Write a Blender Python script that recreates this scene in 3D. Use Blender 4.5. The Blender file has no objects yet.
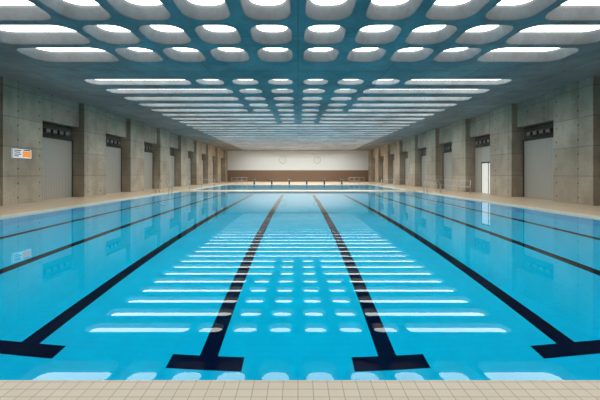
import bpy, bmesh, math, random
from mathutils import Vector
random.seed(3)
S=bpy.context.scene
COL=S.collection
try:
    S.view_settings.view_transform='Standard'
except Exception: pass

# ---------------- materials ----------------
def newmat(name):
    m=bpy.data.materials.new(name); m.use_nodes=True
    nt=m.node_tree; return m,nt,nt.nodes['Principled BSDF']
def simple(name,col,rough=.5,metal=0,emit=None,es=0,spec=.5):
    m,nt,b=newmat(name)
    b.inputs['Base Color'].default_value=(*col,1); b.inputs['Roughness'].default_value=rough
    b.inputs['Metallic'].default_value=metal; b.inputs['Specular IOR Level'].default_value=spec
    if emit: 
        b.inputs['Emission Color'].default_value=(*emit,1); b.inputs['Emission Strength'].default_value=es
    return m
def N(nt,t,**k):
    n=nt.nodes.new(t)
    for a,v in k.items(): setattr(n,a,v)
    return n
def ramp(nt,src,p0,c0,p1,c1):
    r=N(nt,'ShaderNodeValToRGB'); e=r.color_ramp.elements
    e[0].position=p0;e[0].color=(*c0,1);e[1].position=p1;e[1].color=(*c1,1)
    nt.links.new(src,r.inputs[0]); return r.outputs[0]
def mul(nt,a,b,f=1.0):
    m=N(nt,'ShaderNodeMix',data_type='RGBA',blend_type='MULTIPLY')
    m.inputs[0].default_value=f
    nt.links.new(a,m.inputs[6]); nt.links.new(b,m.inputs[7]); return m.outputs[2]
def M_(nt,op,a,b=None):
    n=N(nt,'ShaderNodeMath',operation=op)
    for i,v in enumerate((a,b)):
        if v is None: continue
        if isinstance(v,(int,float)): n.inputs[i].default_value=v
        else: nt.links.new(v,n.inputs[i])
    return n.outputs[0]
def concrete(name,dark,light,axes='yz',panel=(2.6,1.45),line=.5,ties=True,rough=.75):
    m,nt,b=newmat(name)
    tc=N(nt,'ShaderNodeTexCoord')
    n1=N(nt,'ShaderNodeTexNoise'); n1.inputs['Scale'].default_value=.45;n1.inputs['Detail'].default_value=6;n1.inputs['Roughness'].default_value=.55
    nt.links.new(tc.outputs['Object'],n1.inputs['Vector'])
    c=ramp(nt,n1.outputs[0],.3,dark,.7,light)
    mp=N(nt,'ShaderNodeMapping'); mp.inputs['Scale'].default_value=(1.5,1.5,.4)
    nt.links.new(tc.outputs['Object'],mp.inputs[0])
    n3=N(nt,'ShaderNodeTexNoise'); n3.inputs['Scale'].default_value=1;n3.inputs['Detail'].default_value=4
    nt.links.new(mp.outputs[0],n3.inputs['Vector'])
    c=mul(nt,c,ramp(nt,n3.outputs[0],.3,(.82,.80,.77),.55,(1,1,1)))
    n2=N(nt,'ShaderNodeTexNoise'); n2.inputs['Scale'].default_value=7;n2.inputs['Detail'].default_value=6
    nt.links.new(tc.outputs['Object'],n2.inputs['Vector'])
    c=mul(nt,c,ramp(nt,n2.outputs[0],.3,(.90,.90,.90),.65,(1.03,1.03,1.03)))
    sp=N(nt,'ShaderNodeSeparateXYZ'); nt.links.new(tc.outputs['Object'],sp.inputs[0])
    cb=N(nt,'ShaderNodeCombineXYZ')
    ix={'x':0,'y':1,'z':2}
    A=sp.outputs[ix[axes[0]]];B=sp.outputs[ix[axes[1]]]
    nt.links.new(A,cb.inputs[0]); nt.links.new(B,cb.inputs[1])
    br=N(nt,'ShaderNodeTexBrick'); br.offset=0; br.inputs['Scale'].default_value=1
    br.inputs['Color1'].default_value=(1,1,1,1);br.inputs['Color2'].default_value=(.82,.82,.82,1)
    br.inputs['Mortar'].default_value=(line,line,line,1)
    br.inputs['Mortar Size'].default_value=.016;br.inputs['Brick Width'].default_value=panel[0];br.inputs['Row Height'].default_value=panel[1]
    nt.links.new(cb.outputs[0],br.inputs['Vector'])
    c=mul(nt,c,br.outputs['Color'])
    if ties:
        hw,hh=panel[0]/2,panel[1]/2
        u=M_(nt,'SUBTRACT',M_(nt,'MODULO',M_(nt,'ADD',A,hw*40+hw/2),hw),hw/2)
        v=M_(nt,'SUBTRACT',M_(nt,'MODULO',M_(nt,'ADD',B,hh*40+hh/2-hh/2),hh),hh/2)
        d=M_(nt,'SQRT',M_(nt,'ADD',M_(nt,'MULTIPLY',u,u),M_(nt,'MULTIPLY',v,v)))
        c=mul(nt,c,ramp(nt,d,.035,(.3,.3,.3),.055,(1,1,1)))
    nt.links.new(c,b.inputs['Base Color']); b.inputs['Roughness'].default_value=rough
    bp=N(nt,'ShaderNodeBump'); bp.inputs['Strength'].default_value=.12; bp.inputs['Distance'].default_value=.02
    nt.links.new(n2.outputs[0],bp.inputs['Height']); nt.links.new(bp.outputs[0],b.inputs['Normal'])
    return m
def tiles(name,c1,c2,mortar,w,h,ms=.006,axes='xy',rough=.35,offset=0,spec=.5):
    m,nt,b=newmat(name)
    tc=N(nt,'ShaderNodeTexCoord')
    sp=N(nt,'ShaderNodeSeparateXYZ'); nt.links.new(tc.outputs['Object'],sp.inputs[0])
    cb=N(nt,'ShaderNodeCombineXYZ'); ix={'x':0,'y':1,'z':2}
    nt.links.new(sp.outputs[ix[axes[0]]],cb.inputs[0]); nt.links.new(sp.outputs[ix[axes[1]]],cb.inputs[1])
    br=N(nt,'ShaderNodeTexBrick'); br.offset=offset; br.inputs['Scale'].default_value=1
    br.inputs['Color1'].default_value=(*c1,1);br.inputs['Color2'].default_value=(*c2,1);br.inputs['Mortar'].default_value=(*mortar,1)
    br.inputs['Mortar Size'].default_value=ms;br.inputs['Brick Width'].default_value=w;br.inputs['Row Height'].default_value=h
    nt.links.new(cb.outputs[0],br.inputs['Vector'])
    nt.links.new(br.outputs['Color'],b.inputs['Base Color']); b.inputs['Roughness'].default_value=rough
    b.inputs['Specular IOR Level'].default_value=spec
    return m

M_wall=concrete('concrete_wall',(.31,.26,.195),(.53,.455,.355))
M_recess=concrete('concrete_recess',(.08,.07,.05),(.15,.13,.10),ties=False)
M_ceil=concrete('concrete_ceiling',(.20,.22,.23),(.32,.335,.34),axes='xy',panel=(4.,3.5),ties=False)  # slight blue in the base colour stands in for bounce off the water
M_reveal_shade=concrete('concrete_reveal_shaded',(.14,.155,.16),(.20,.21,.215),axes='xy',panel=(4.,3.5),ties=False,line=1)  # near skylight reveals: same concrete with shade put into a darker colour
M_deck=tiles('deck_tiles',(.68,.53,.37),(.64,.495,.34),(.44,.33,.22),.105,.085,.003)
M_coping=tiles('coping_tiles',(.85,.73,.56),(.81,.69,.52),(.50,.40,.29),.105,.075,.0032)
M_basin=tiles('basin_tiles',(.001,.66,.98),(.0015,.67,.985),(.001,.61,.945),.25,.125,.005,spec=0,rough=.8)
M_line=simple('lane_navy',(.001,.001,.022),.9,spec=0)
M_sky=simple('skylight_glow',(.9,.9,.9),.5,0,(1,.985,.955),4.9)
M_steel=simple('stainless_steel',(.5,.5,.49),.35,1)
M_dark=simple('dark_metal',(.04,.038,.035),.5)
M_lens=simple('lamp_lens',(.14,.14,.13),.3)
M_white=simple('white_paint',(.74,.80,.84),.5)
M_doorw=simple('door_white_glow',(.8,.8,.77),.5,0,(1,.97,.9),.28)  # emission added to the door surface to paint in its brightness
M_shut=simple('shutter_grey',(.40,.375,.325),.5,.0)
M_brown=simple('brown_wainscot',(.20,.135,.09),.5)
M_orange=simple('sign_orange_emit',(.88,.26,.04),.5,0,(.95,.3,.05),.5)  # orange sign colour with emission
M_signw=simple('sign_white_emit',(.85,.85,.85),.5,0,(1,1,1),.3)  # white of the sign panel, slightly emissive
M_blk=simple('black_plastic',(.015,.015,.02),.5)
M_clk=simple('clock_grey',(.45,.45,.44),.5)

mw=bpy.data.materials.new('pool_water'); mw.use_nodes=True; nt=mw.node_tree
for n in list(nt.nodes): nt.nodes.remove(n)
out=N(nt,'ShaderNodeOutputMaterial'); g=N(nt,'ShaderNodeBsdfGlass'); g.inputs['IOR'].default_value=1.333; g.inputs['Roughness'].default_value=0
g.inputs['Color'].default_value=(.97,1,1,1)
nt.links.new(g.outputs[0],out.inputs[0])
M_water=mw

# ---------------- mesh helpers ----------------
class MB:
    def __init__(s): s.v=[];s.f=[];s.m=[]
    def quad(s,a,b,c,d,mi=0):
        i=len(s.v); s.v+= [a,b,c,d]; s.f.append((i,i+1,i+2,i+3)); s.m.append(mi)
    def box(s,x0,x1,y0,y1,z0,z1,mi=0):
        x0,x1=min(x0,x1),max(x0,x1);y0,y1=min(y0,y1),max(y0,y1)
        i=len(s.v)
        s.v+=[(x0,y0,z0),(x1,y0,z0),(x1,y1,z0),(x0,y1,z0),(x0,y0,z1),(x1,y0,z1),(x1,y1,z1),(x0,y1,z1)]
        for f in [(0,3,2,1),(4,5,6,7),(0,1,5,4),(1,2,6,5),(2,3,7,6),(3,0,4,7)]:
            s.f.append(tuple(i+k for k in f)); s.m.append(mi)
    def tube(s,pts,r,n=8,mi=0):
        pts=[Vector(p) for p in pts]; rings=[]
        for k,p in enumerate(pts):
            a=pts[max(k-1,0)]; b=pts[min(k+1,len(pts)-1)]; d=(b-a).normalized()
            u=d.cross(Vector((0.13,.91,.37))).normalized(); w=d.cross(u)
            if k>0:
                pu=rings[-1][1]; u=(pu-d*pu.dot(d)).normalized(); w=d.cross(u)
            i=len(s.v)
            for j in range(n):
                t=2*math.pi*j/n; s.v.append(tuple(p+u*math.cos(t)*r+w*math.sin(t)*r))
            rings.append((i,u))
        for (i,_),(k,_) in zip(rings,rings[1:]):
            for j in range(n):
                s.f.append((i+j,i+(j+1)%n,k+(j+1)%n,k+j)); s.m.append(mi)
        s.f.append(tuple(rings[0][0]+j for j in range(n))[::-1]); s.m.append(mi)
        s.f.append(tuple(rings[-1][0]+j for j in range(n))); s.m.append(mi)
    def cyl(s,c,axis,r,h,n=32,mi=0,r2=None):
        ax=Vector(axis).normalized(); u=ax.orthogonal().normalized(); w=ax.cross(u); c=Vector(c)
        r2=r if r2 is None else r2
        i=len(s.v)
        for rr,o in ((r,0),(r2,h)):
            for j in range(n):
                t=2*math.pi*j/n; s.v.append(tuple(c+ax*o+u*math.cos(t)*rr+w*math.sin(t)*rr))
        for j in range(n):
            s.f.append((i+j,i+(j+1)%n,i+n+(j+1)%n,i+n+j)); s.m.append(mi)
        s.f.append(tuple(i+j for j in range(n))[::-1]); s.m.append(mi)
        s.f.append(tuple(i+n+j for j in range(n))); s.m.append(mi)
    def obj(s,name,mats,loc=(0,0,0),parent=None,smooth=False,merge=False):
        me=bpy.data.meshes.new(name); me.from_pydata(s.v,[],s.f)
        if not isinstance(mats,(list,tuple)): mats=[mats]
        for m in mats: me.materials.append(m)
        me.polygons.foreach_set('material_index',s.m)
        if smooth: me.polygons.foreach_set('use_smooth',[True]*len(me.polygons))
        me.update()
        o=bpy.data.objects.new(name,me); o.location=loc; COL.objects.link(o)
        if parent: o.parent=parent
        return o
def struct(o,label=None,cat=None):
    o['kind']='structure'
    if label:o['label']=label
    if cat:o['category']=cat
def thing(o,label,cat,group=None):
    o['label']=label;o['category']=cat
    if group:o['group']=group
def copytree(o,loc,group=None):
    c=o.copy(); c.location=loc; COL.objects.link(c)
    def rec(src,dst):
        for ch in list(src.children):
            k=ch.copy(); k.parent=dst; COL.objects.link(k); rec(ch,k)
    rec(o,c)
    return c

W=14.0; WB=14.85; ZC=6.18; ZD=.05; YB=62.0; YF=-6.0
PX=10.4; PY0=2.27; PY1=27.35; DEP=2.06
P2X=10.4; P2Y0=29.4; P2Y1=44.0; D2=1.3
P0=17.1; PER=5.65; OPN=3.35

# ---------------- floor ----------------
NW=.375
m=MB()
m.box(-15,15,YF,PY0-NW,-.3,ZD)
m.box(-15,-PX-.35,PY0-NW,PY1+.35,-.3,ZD); m.box(PX+.35,15,PY0-NW,PY1+.35,-.3,ZD)
m.box(-15,15,PY1+.35,P2Y0-.35,-.3,ZD)
m.box(-15,-P2X-.35,P2Y0-.35,P2Y1+.35,-.3,ZD); m.box(P2X+.35,15,P2Y0-.35,P2Y1+.35,-.3,ZD)
m.box(-15,15,P2Y1+.35,YB+.3,-.3,ZD)
o=m.obj('floor',M_deck); struct(o,'beige tiled pool deck','floor')
def coping(px,y0,y1,wn,name,w=.35):
    m=MB()
    m.box(-px-w,px+w,y0-wn,y0,-.3,ZD); m.box(-px-w,px+w,y1,y1+w,-.3,ZD)
    m.box(-px-w,-px,y0,y1,-.3,ZD); m.box(px,px+w,y0,y1,-.3,ZD)
    o=m.obj(name,M_coping,(0,0,0)); struct(o,'cream tiled pool edge coping','pool edge')
coping(PX,PY0,PY1,NW,'trim_1'); coping(P2X,P2Y0,P2Y1,.35,'trim_2')
def basin(px,y0,y1,d,name,label):
    m=MB(); t=.3
    m.box(-px-t,px+t,y0-t,y1+t,-d-t,-d)
    m.box(-px-t,-px,y0-t,y1+t,-d,-.3); m.box(px,px+t,y0-t,y1+t,-d,-.3)
    m.box(-px,px,y0-t,y0,-d,-.3); m.box(-px,px,y1,y1+t,-d,-.3)
    o=m.obj(name,M_basin); thing(o,label,'swimming pool'); return o
b1=basin(PX,PY0,PY1,DEP,'swimming_pool','large rectangular pool basin with bright blue tiles')
b2=basin(P2X,P2Y0,P2Y1,D2,'swimming_pool.001','smaller blue tiled pool beyond the main pool')
def water(px,y0,y1,par):
    m=MB(); m.quad((-px,y0,0),(px,y0,0),(px,y1,0),(-px,y1,0))
    o=m.obj('water',M_water,parent=par); o['label']='still clear water mirroring the skylights'
water(PX,PY0,PY1,b1); water(P2X,P2Y0,P2Y1,b2)

m=MB(); z=-DEP; ya=4.12; yb=PY1-1.6; zt=.004
m.box(-.125,.125,ya+.25,yb-.25,0,zt); m.box(-.5,.5,ya,ya+.25,0,zt); m.box(-.5,.5,yb-.25,yb,0,zt)
first=None
for i,x in enumerate([-8.75,-6.25,-3.75,-1.25,1.25,3.75,6.25,8.75]):
    if first is None: o=first=m.obj('lane_line',M_line,(x,0,z),parent=b1)
    else: o=copytree(first,(x,0,z)); o.parent=b1
    o['label']='dark navy lane line with T end'

# ---------------- side walls ----------------
ns=range(-4,8)
def sidewall(s,name):
    m=MB()
    y=YF
    for n in ns:
        a=P0+PER*n; b=a+OPN
        if a>y: m.box(s*W,s*(WB+.3),y,min(a,YB),-.3,ZC)
        a2=max(a,YF)
        if b>YF:
            m.box(s*(W+.35),s*(WB+.3),a2,b,4.6,ZC)
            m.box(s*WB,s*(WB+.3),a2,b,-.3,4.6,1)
        y=max(b,YF)
    if y<YB: m.box(s*W,s*(WB+.3),y,YB,-.3,ZC)
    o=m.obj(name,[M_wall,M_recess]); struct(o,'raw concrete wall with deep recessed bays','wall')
sidewall(-1,'wall_left'); sidewall(1,'wall_right')
m=MB(); m.box(-15.15,15.15,YF-.3,YF,-.3,ZC); o=m.obj('wall_front',M_wall); struct(o)
m=MB(); m.box(-15.15,15.15,YB,YB+.3,2.3,ZC,0); m.box(-15.15,15.15,YB-.02,YB+.3,-.3,2.3,1)
o=m.obj('wall_back',[M_white,M_brown]); struct(o,'pale end wall with brown lower band','wall')

# ---------------- ceiling ----------------
XE=10.75; PIT=1.77; RP=1.75
def sdf(px,py,hx,hy,r):
    qx=abs(px)-hx+r; qy=abs(py)-hy+r
    return math.hypot(max(qx,0),max(qy,0))+min(max(qx,qy),0)-r
def cell(m,x0,x1,y0,y1,holes,gx,gy,rf,th,tap,mi):
    cx=(x0+x1)/2; cy=(y0+y1)/2; hx=(x1-x0)/2-gx; hy=(y1-y0)/2-gy; r=hy*rf
    HX=(x1-x0)/2; HY=(y1-y0)/2
    pts=[]
    k=9
    r=min(r,hx*.98)
    for qx,qy,a0 in ((1,1,0),(-1,1,90),(-1,-1,180),(1,-1,270)):
        for j in range(k):
            t=math.radians(a0+90*j/(k-1))
            pts.append((qx*(hx-r)+r*math.cos(t),qy*(hy-r)+r*math.sin(t)))
    for qx in(1,-1):
        for qy in(1,-1):
            lo,hi=0,1
            for _ in range(30):
                mid=(lo+hi)/2
                if sdf(qx*HX*mid,qy*HY*mid,hx,hy,r)<0: lo=mid
                else: hi=mid
            pts.append((qx*HX*lo,qy*HY*lo))
    pts.sort(key=lambda p:math.atan2(p[1],p[0]))
    rings=[]
    def add(f,z): 
        i=len(m.v)
        for p in pts:
            q=f(p); m.v.append((cx+q[0],cy+q[1],z))
        rings.append(i)
    def outer(p):
        s=min(HX/abs(p[0]) if abs(p[0])>1e-9 else 1e9, HY/abs(p[1]) if abs(p[1])>1e-9 else 1e9); return (p[0]*s,p[1]*s)
    def ins(d):
        return lambda p:(p[0]*(1-d/hx),p[1]*(1-d/hy))
    add(outer,ZC); add(lambda p:p,ZC); add(ins(.02),ZC+.02); add(ins(tap),ZC+th*.8); add(ins(tap+.01),ZC+th)
    n=len(pts)
    for ri,(a,b) in enumerate(zip(rings,rings[1:])):
        for j in range(n):
            m.f.append((a+j,b+j,b+(j+1)%n,a+(j+1)%n)); m.m.append(mi if ri>0 else 0)
    holes.append((cx,cy,hx-tap+.04,hy-tap+.04,th))
m=MB(); holes=[]
rows=[(y,4) for y in (3.45,5.2,6.95,8.7,10.45,12.2)]
yy=15.75; k=0; plan=[3,2,2,2,2,1,1,1]
while yy<60.5:
    rows.append((yy,plan[k] if k<len(plan) else 0)); yy+=RP; k+=1
Y=YF
def flat(y0,y1,x0=-15.15,x1=15.15):
    m.quad((x0,y0,ZC),(x0,y1,ZC),(x1,y1,ZC),(x1,y0,ZC))
for (yc,nov) in rows:
    y0=yc-RP/2;y1=yc+RP/2
    if y0>Y+1e-4: flat(Y,y0)
    flat(y0,y1,-15.15,-XE); flat(y0,y1,XE,15.15)
    near=nov==4
    gy=.13 if near else .39
    th=.42 if near else max(.165,.26-(yc-15.75)*.0045); tap=.14 if near else .06
    if nov==0:
        cell(m,-XE,XE,y0,y1,holes,.12,gy+.02,.7,th,tap,0)
    else:
        for s in(-1,1):
            for j in range(nov):
                a=s*PIT*j;b=s*PIT*(j+1)
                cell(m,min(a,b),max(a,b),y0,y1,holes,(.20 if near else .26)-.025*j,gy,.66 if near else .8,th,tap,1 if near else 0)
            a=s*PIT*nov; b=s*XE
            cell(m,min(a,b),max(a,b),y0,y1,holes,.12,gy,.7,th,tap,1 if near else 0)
    Y=y1
if Y<YB+.3: flat(Y,YB+.3)
m.box(-15,15,YF,YF+.02,ZC,ZC+.5)
o=m.obj('ceiling',[M_ceil,M_reveal_shade]); struct(o,'concrete ceiling slab pierced by oval and slot skylights','ceiling')
for i,(cx,cy,hx,hy,th) in enumerate(holes):
    q=MB(); z=ZC+th
    q.box(-hx,hx,-hy,hy,0,.04)
    w=q.obj('window_%d'%(i+1),M_sky,(cx,cy,z-.015)); struct(w,'glowing white skylight','skylight')

# ---------------- shutters ----------------
def shutter():
    m=MB(); nr=26; wdt=OPN-.1; h=3.7
    for i in range(nr):
        y0=-wdt/2+wdt*i/nr; y1=y0+wdt/nr
        m.box(0,.05,y0,y0+(y1-y0)*.82,0,h); m.box(.010,.05,y0+(y1-y0)*.82,y1,0,h)
    o=m.obj('folding_shutter',M_shut)
    for yy in(-wdt/2,wdt/2-.06):
        g=MB(); g.box(-.03,0,yy,yy+.06,0,h); g.obj('guide_rail',M_dark,parent=o)
    g=MB(); g.box(-.04,0,-wdt/2,wdt/2,h-.08,h); g.obj('head_rail',M_dark,parent=o)
    return o
def flood():
    m=MB(); m.tube([(0,-1.1,0),(0,1.1,0)],.035)
    o=m.obj('floodlight_bar',M_dark)
    for yy in (-1,1):
        g=MB(); g.box(0,.3,yy-.02,yy+.02,-.02,.02); g.obj('bracket',M_dark,parent=o)
    for y in(-.75,-.25,.25,.75):
        h=MB(); h.box(-.12,.12,y-.17,y+.17,-.26,-.02); h.obj('lamp_head',M_dark,parent=o)
        l=MB(); l.box(-.125,-.12,y-.14,y+.14,-.23,-.05); l.obj('lamp_lens',M_lens,parent=o)
    return o
sh=None; fl=None
for s in(-1,1):
    for n in range(-1,8):
        yc=P0+PER*n+OPN/2
        if s==1 and n==1: pass
        else:
            if sh is None: o=sh=shutter()
            else: o=copytree(sh,(0,0,0))
            o.location=(s*(WB-.10),yc,ZD); 
            o.rotation_euler=(0,0,math.pi if s==-1 else 0)
            thing(o,'tall grey ribbed shutter closing a concrete bay','shutter','grey shutters in the wall bays')
        if 0<=n<=2:
            if fl is None: o=fl=flood()
            else: o=copytree(fl,(0,0,0))
            o.location=(s*(WB-.31),yc,4.20)
            o.rotation_euler=(0,0,math.pi if s==-1 else 0)
            thing(o,'black bar with small unlit floodlights in a wall bay','floodlight','floodlights above the shutters')

# door on the right in second bay
d=MB(); y0=P0+PER+.6; dw=1.7
d.box(WB-.08,WB-.02,y0,y0+dw,ZD,2.4)
o=d.obj('door_1',M_doorw); struct(o,'white door given its own glow in a concrete bay','door')
g=MB(); g.box(WB-.1,WB,y0-.08,y0,ZD,2.5); g.box(WB-.1,WB,y0+dw,y0+dw+.08,ZD,2.5); g.box(WB-.1,WB,y0,y0+dw,2.4,2.5); g.box(WB-.1,WB,y0+dw/2-.03,y0+dw/2+.03,ZD,2.4);g.obj('door_frame',M_dark,parent=o)
g=MB(); g.tube([(WB-.08,y0+1.,1.1),(WB-.14,y0+1.,1.1),(WB-.14,y0+1.2,1.1)],.012); g.obj('handle',M_steel,parent=o)
p=MB(); p.box(WB-.06,WB,y0+dw+.1,y0+2.72,ZD,3.7); o=p.obj('wall_panel',M_shut); thing(o,'grey flat panel next to the white door','wall panel')
p=MB(); p.box(WB-.06,WB,y0-.5,y0+dw+.08,2.52,3.7); o=p.obj('wall_panel.001',M_shut); thing(o,'grey flat panel above the white door','wall panel')

# sign on left wall
sy0,sy1=15.25,16.35; sz=2.58
e=MB(); e.box(-W,-W+.05,sy0,sy1,sz-.25,sz+.25); sg=e.obj('wall_sign',M_signw); thing(sg,'white emissive sign panel with dark marks and orange half','sign')
e=MB(); e.box(-W+.05,-W+.055,sy0+.56,sy1-.06,sz-.18,sz+.12); e.obj('orange_panel',M_orange,parent=sg)
e=MB()
for ya_,zz,l in((.08,.15,.4),(.08,.06,.34),(.08,-.04,.4),(.08,-.13,.26),(.60,.175,.4)):
    e.box(-W+.05,-W+.056,sy0+ya_,sy0+ya_+l,sz+zz-.025,sz+zz+.025)
e.obj('dark_text_lines',M_blk,parent=sg)
e=MB()
for a,b,c,dd in((sy0,sy1,-.25,-.23),(sy0,sy1,.23,.25),(sy0,sy0+.02,-.25,.25),(sy1-.02,sy1,-.25,.25)):
    e.box(-W+.05,-W+.06,a,b,sz+c,sz+dd)
e.obj('sign_frame',M_dark,parent=sg)

# clocks on end wall
for x in(-3.0,3.8):
    c=MB(); c.cyl((0,0,0),(0,-1,0),.68,.08,40); o=c.obj('wall_clock',M_white,(x,YB,4.3)); thing(o,'round white wall clock on pale end wall','clock','wall clocks')
    c=MB(); 
    n=40
    for j in range(n):
        t0=2*math.pi*j/n;t1=2*math.pi*(j+1)/n
        c.quad(*[(r*math.cos(t),-.10,r*math.sin(t)) for r,t in((.60,t0),(.69,t0),(.69,t1),(.60,t1))])
    c.obj('rim',M_clk,parent=o)
    c=MB(); c.box(-.03,.03,-.10,-.085,0,.45); c.box(0,.3,-.10,-.085,-.03,.03); c.obj('hands',M_clk,parent=o)

# starting blocks
def block():
    b=MB(); b.box(-.10,.10,0,.2,0,.60); o=b.obj('starting_block',M_dark)
    b=MB()
    i=len(b.v)
    b.v+=[(-.24,-.2,.58),(.24,-.2,.58),(.24,.3,.66),(-.24,.3,.66),(-.24,-.2,.63),(.24,-.2,.63),(.24,.3,.72),(-.24,.3,.72)]
    for f in [(0,3,2,1),(4,5,6,7),(0,1,5,4),(1,2,6,5),(2,3,7,6),(3,0,4,7)]: b.f.append(f); b.m.append(0)
    b.obj('platform',M_dark,parent=o)
    b=MB(); b.tube([(-.16,-.03,.5),(-.16,-.18,.46),(.16,-.18,.46),(.16,-.03,.5)],.015)
    b.obj('grab_bar',M_steel,parent=o)
    return o
sb=None
for x in(-6.25,-3.75,-1.25,1.25,3.75,6.25):
    if sb is None: o=sb=block()
    else: o=copytree(sb,(0,0,0))
    o.location=(x,P2Y1+.45,ZD)
    thing(o,'small dark starting block with sloped top at pool edge','starting block','starting blocks')

# ladders
def arc(cx,cz,r,a0,a1,n=7):
    return [(cx+r*math.cos(math.radians(a0+(a1-a0)*i/(n-1))),cz+r*math.sin(math.radians(a0+(a1-a0)*i/(n-1)))) for i in range(n)]
def ladder():
    e=bpy.data.objects.new('pool_ladder',None); COL.objects.link(e)
    for y in(-.3,.3):
        pr=[(.95,0),(.95,.6)]+arc(.6,.6,.35,0,90)+arc(.25,.6,.35,90,180)+[(-.10,.0),(-.10,-1.2)]
        b=MB(); b.tube([(x,y,z) for x,z in pr],.030); b.obj('handrail',M_steel,parent=e,smooth=True)
    for z in(-.3,-.6,-.9):
        b=MB(); b.box(-.14,-.03,-.28,.28,z-.015,z+.015); b.obj('rung',M_steel,parent=e)
    return e
ld=None
for s in(-1,1):
    for y in (25.2,):
        if ld is None: o=ld=ladder()
        else: o=copytree(ld,(0,0,0))
        o.location=(s*PX,y,ZD); o.rotation_euler=(0,0,0 if s==1 else math.pi)
        thing(o,'stainless steel pool ladder with curved handrails','pool ladder','pool ladders')

def railing(x0,x1,y0,y1,n,mid=True):
    e=bpy.data.objects.new('railing',None); e.location=(x0,y0,ZD); COL.objects.link(e)
    dx=x1-x0;dy=y1-y0
    for i in range(n+1):
        b=MB(); px=dx*i/n;py=dy*i/n; b.tube([(px,py,0),(px,py,1.0)],.022); b.obj('post',M_steel,parent=e,smooth=True)
    for z in((1.0,.55) if mid else (1.0,)):
        b=MB(); b.tube([(0,0,z),(dx,dy,z)],.020); b.obj('rail',M_steel,parent=e,smooth=True)
    thing(e,'stainless steel railing on the tiled deck','railing','steel railings'); return e
railing(-9.6,-7.4,45.2,45.2,3); railing(7.4,9.6,45.2,45.2,3)
railing(12.6,12.6,22.8,28.5,3)
railing(-9.9,-7.6,28.4,28.4,2); railing(7.6,9.9,28.4,28.4,2)

# ---------------- camera ----------------
cd=bpy.data.cameras.new('camera'); cam=bpy.data.objects.new('camera',cd); COL.objects.link(cam)
cd.sensor_width=36; cd.lens=312/600*36; cd.shift_x=.0033; cd.shift_y=-26/600
cam.location=(0,0,1.55); cam.rotation_euler=(math.pi/2,0,0); cd.clip_end=200
S.camera=cam
wd=bpy.data.worlds.new('world'); S.world=wd; wd.use_nodes=True
wd.node_tree.nodes['Background'].inputs[0].default_value=(.8,.9,1,1); wd.node_tree.nodes['Background'].inputs[1].default_value=.3
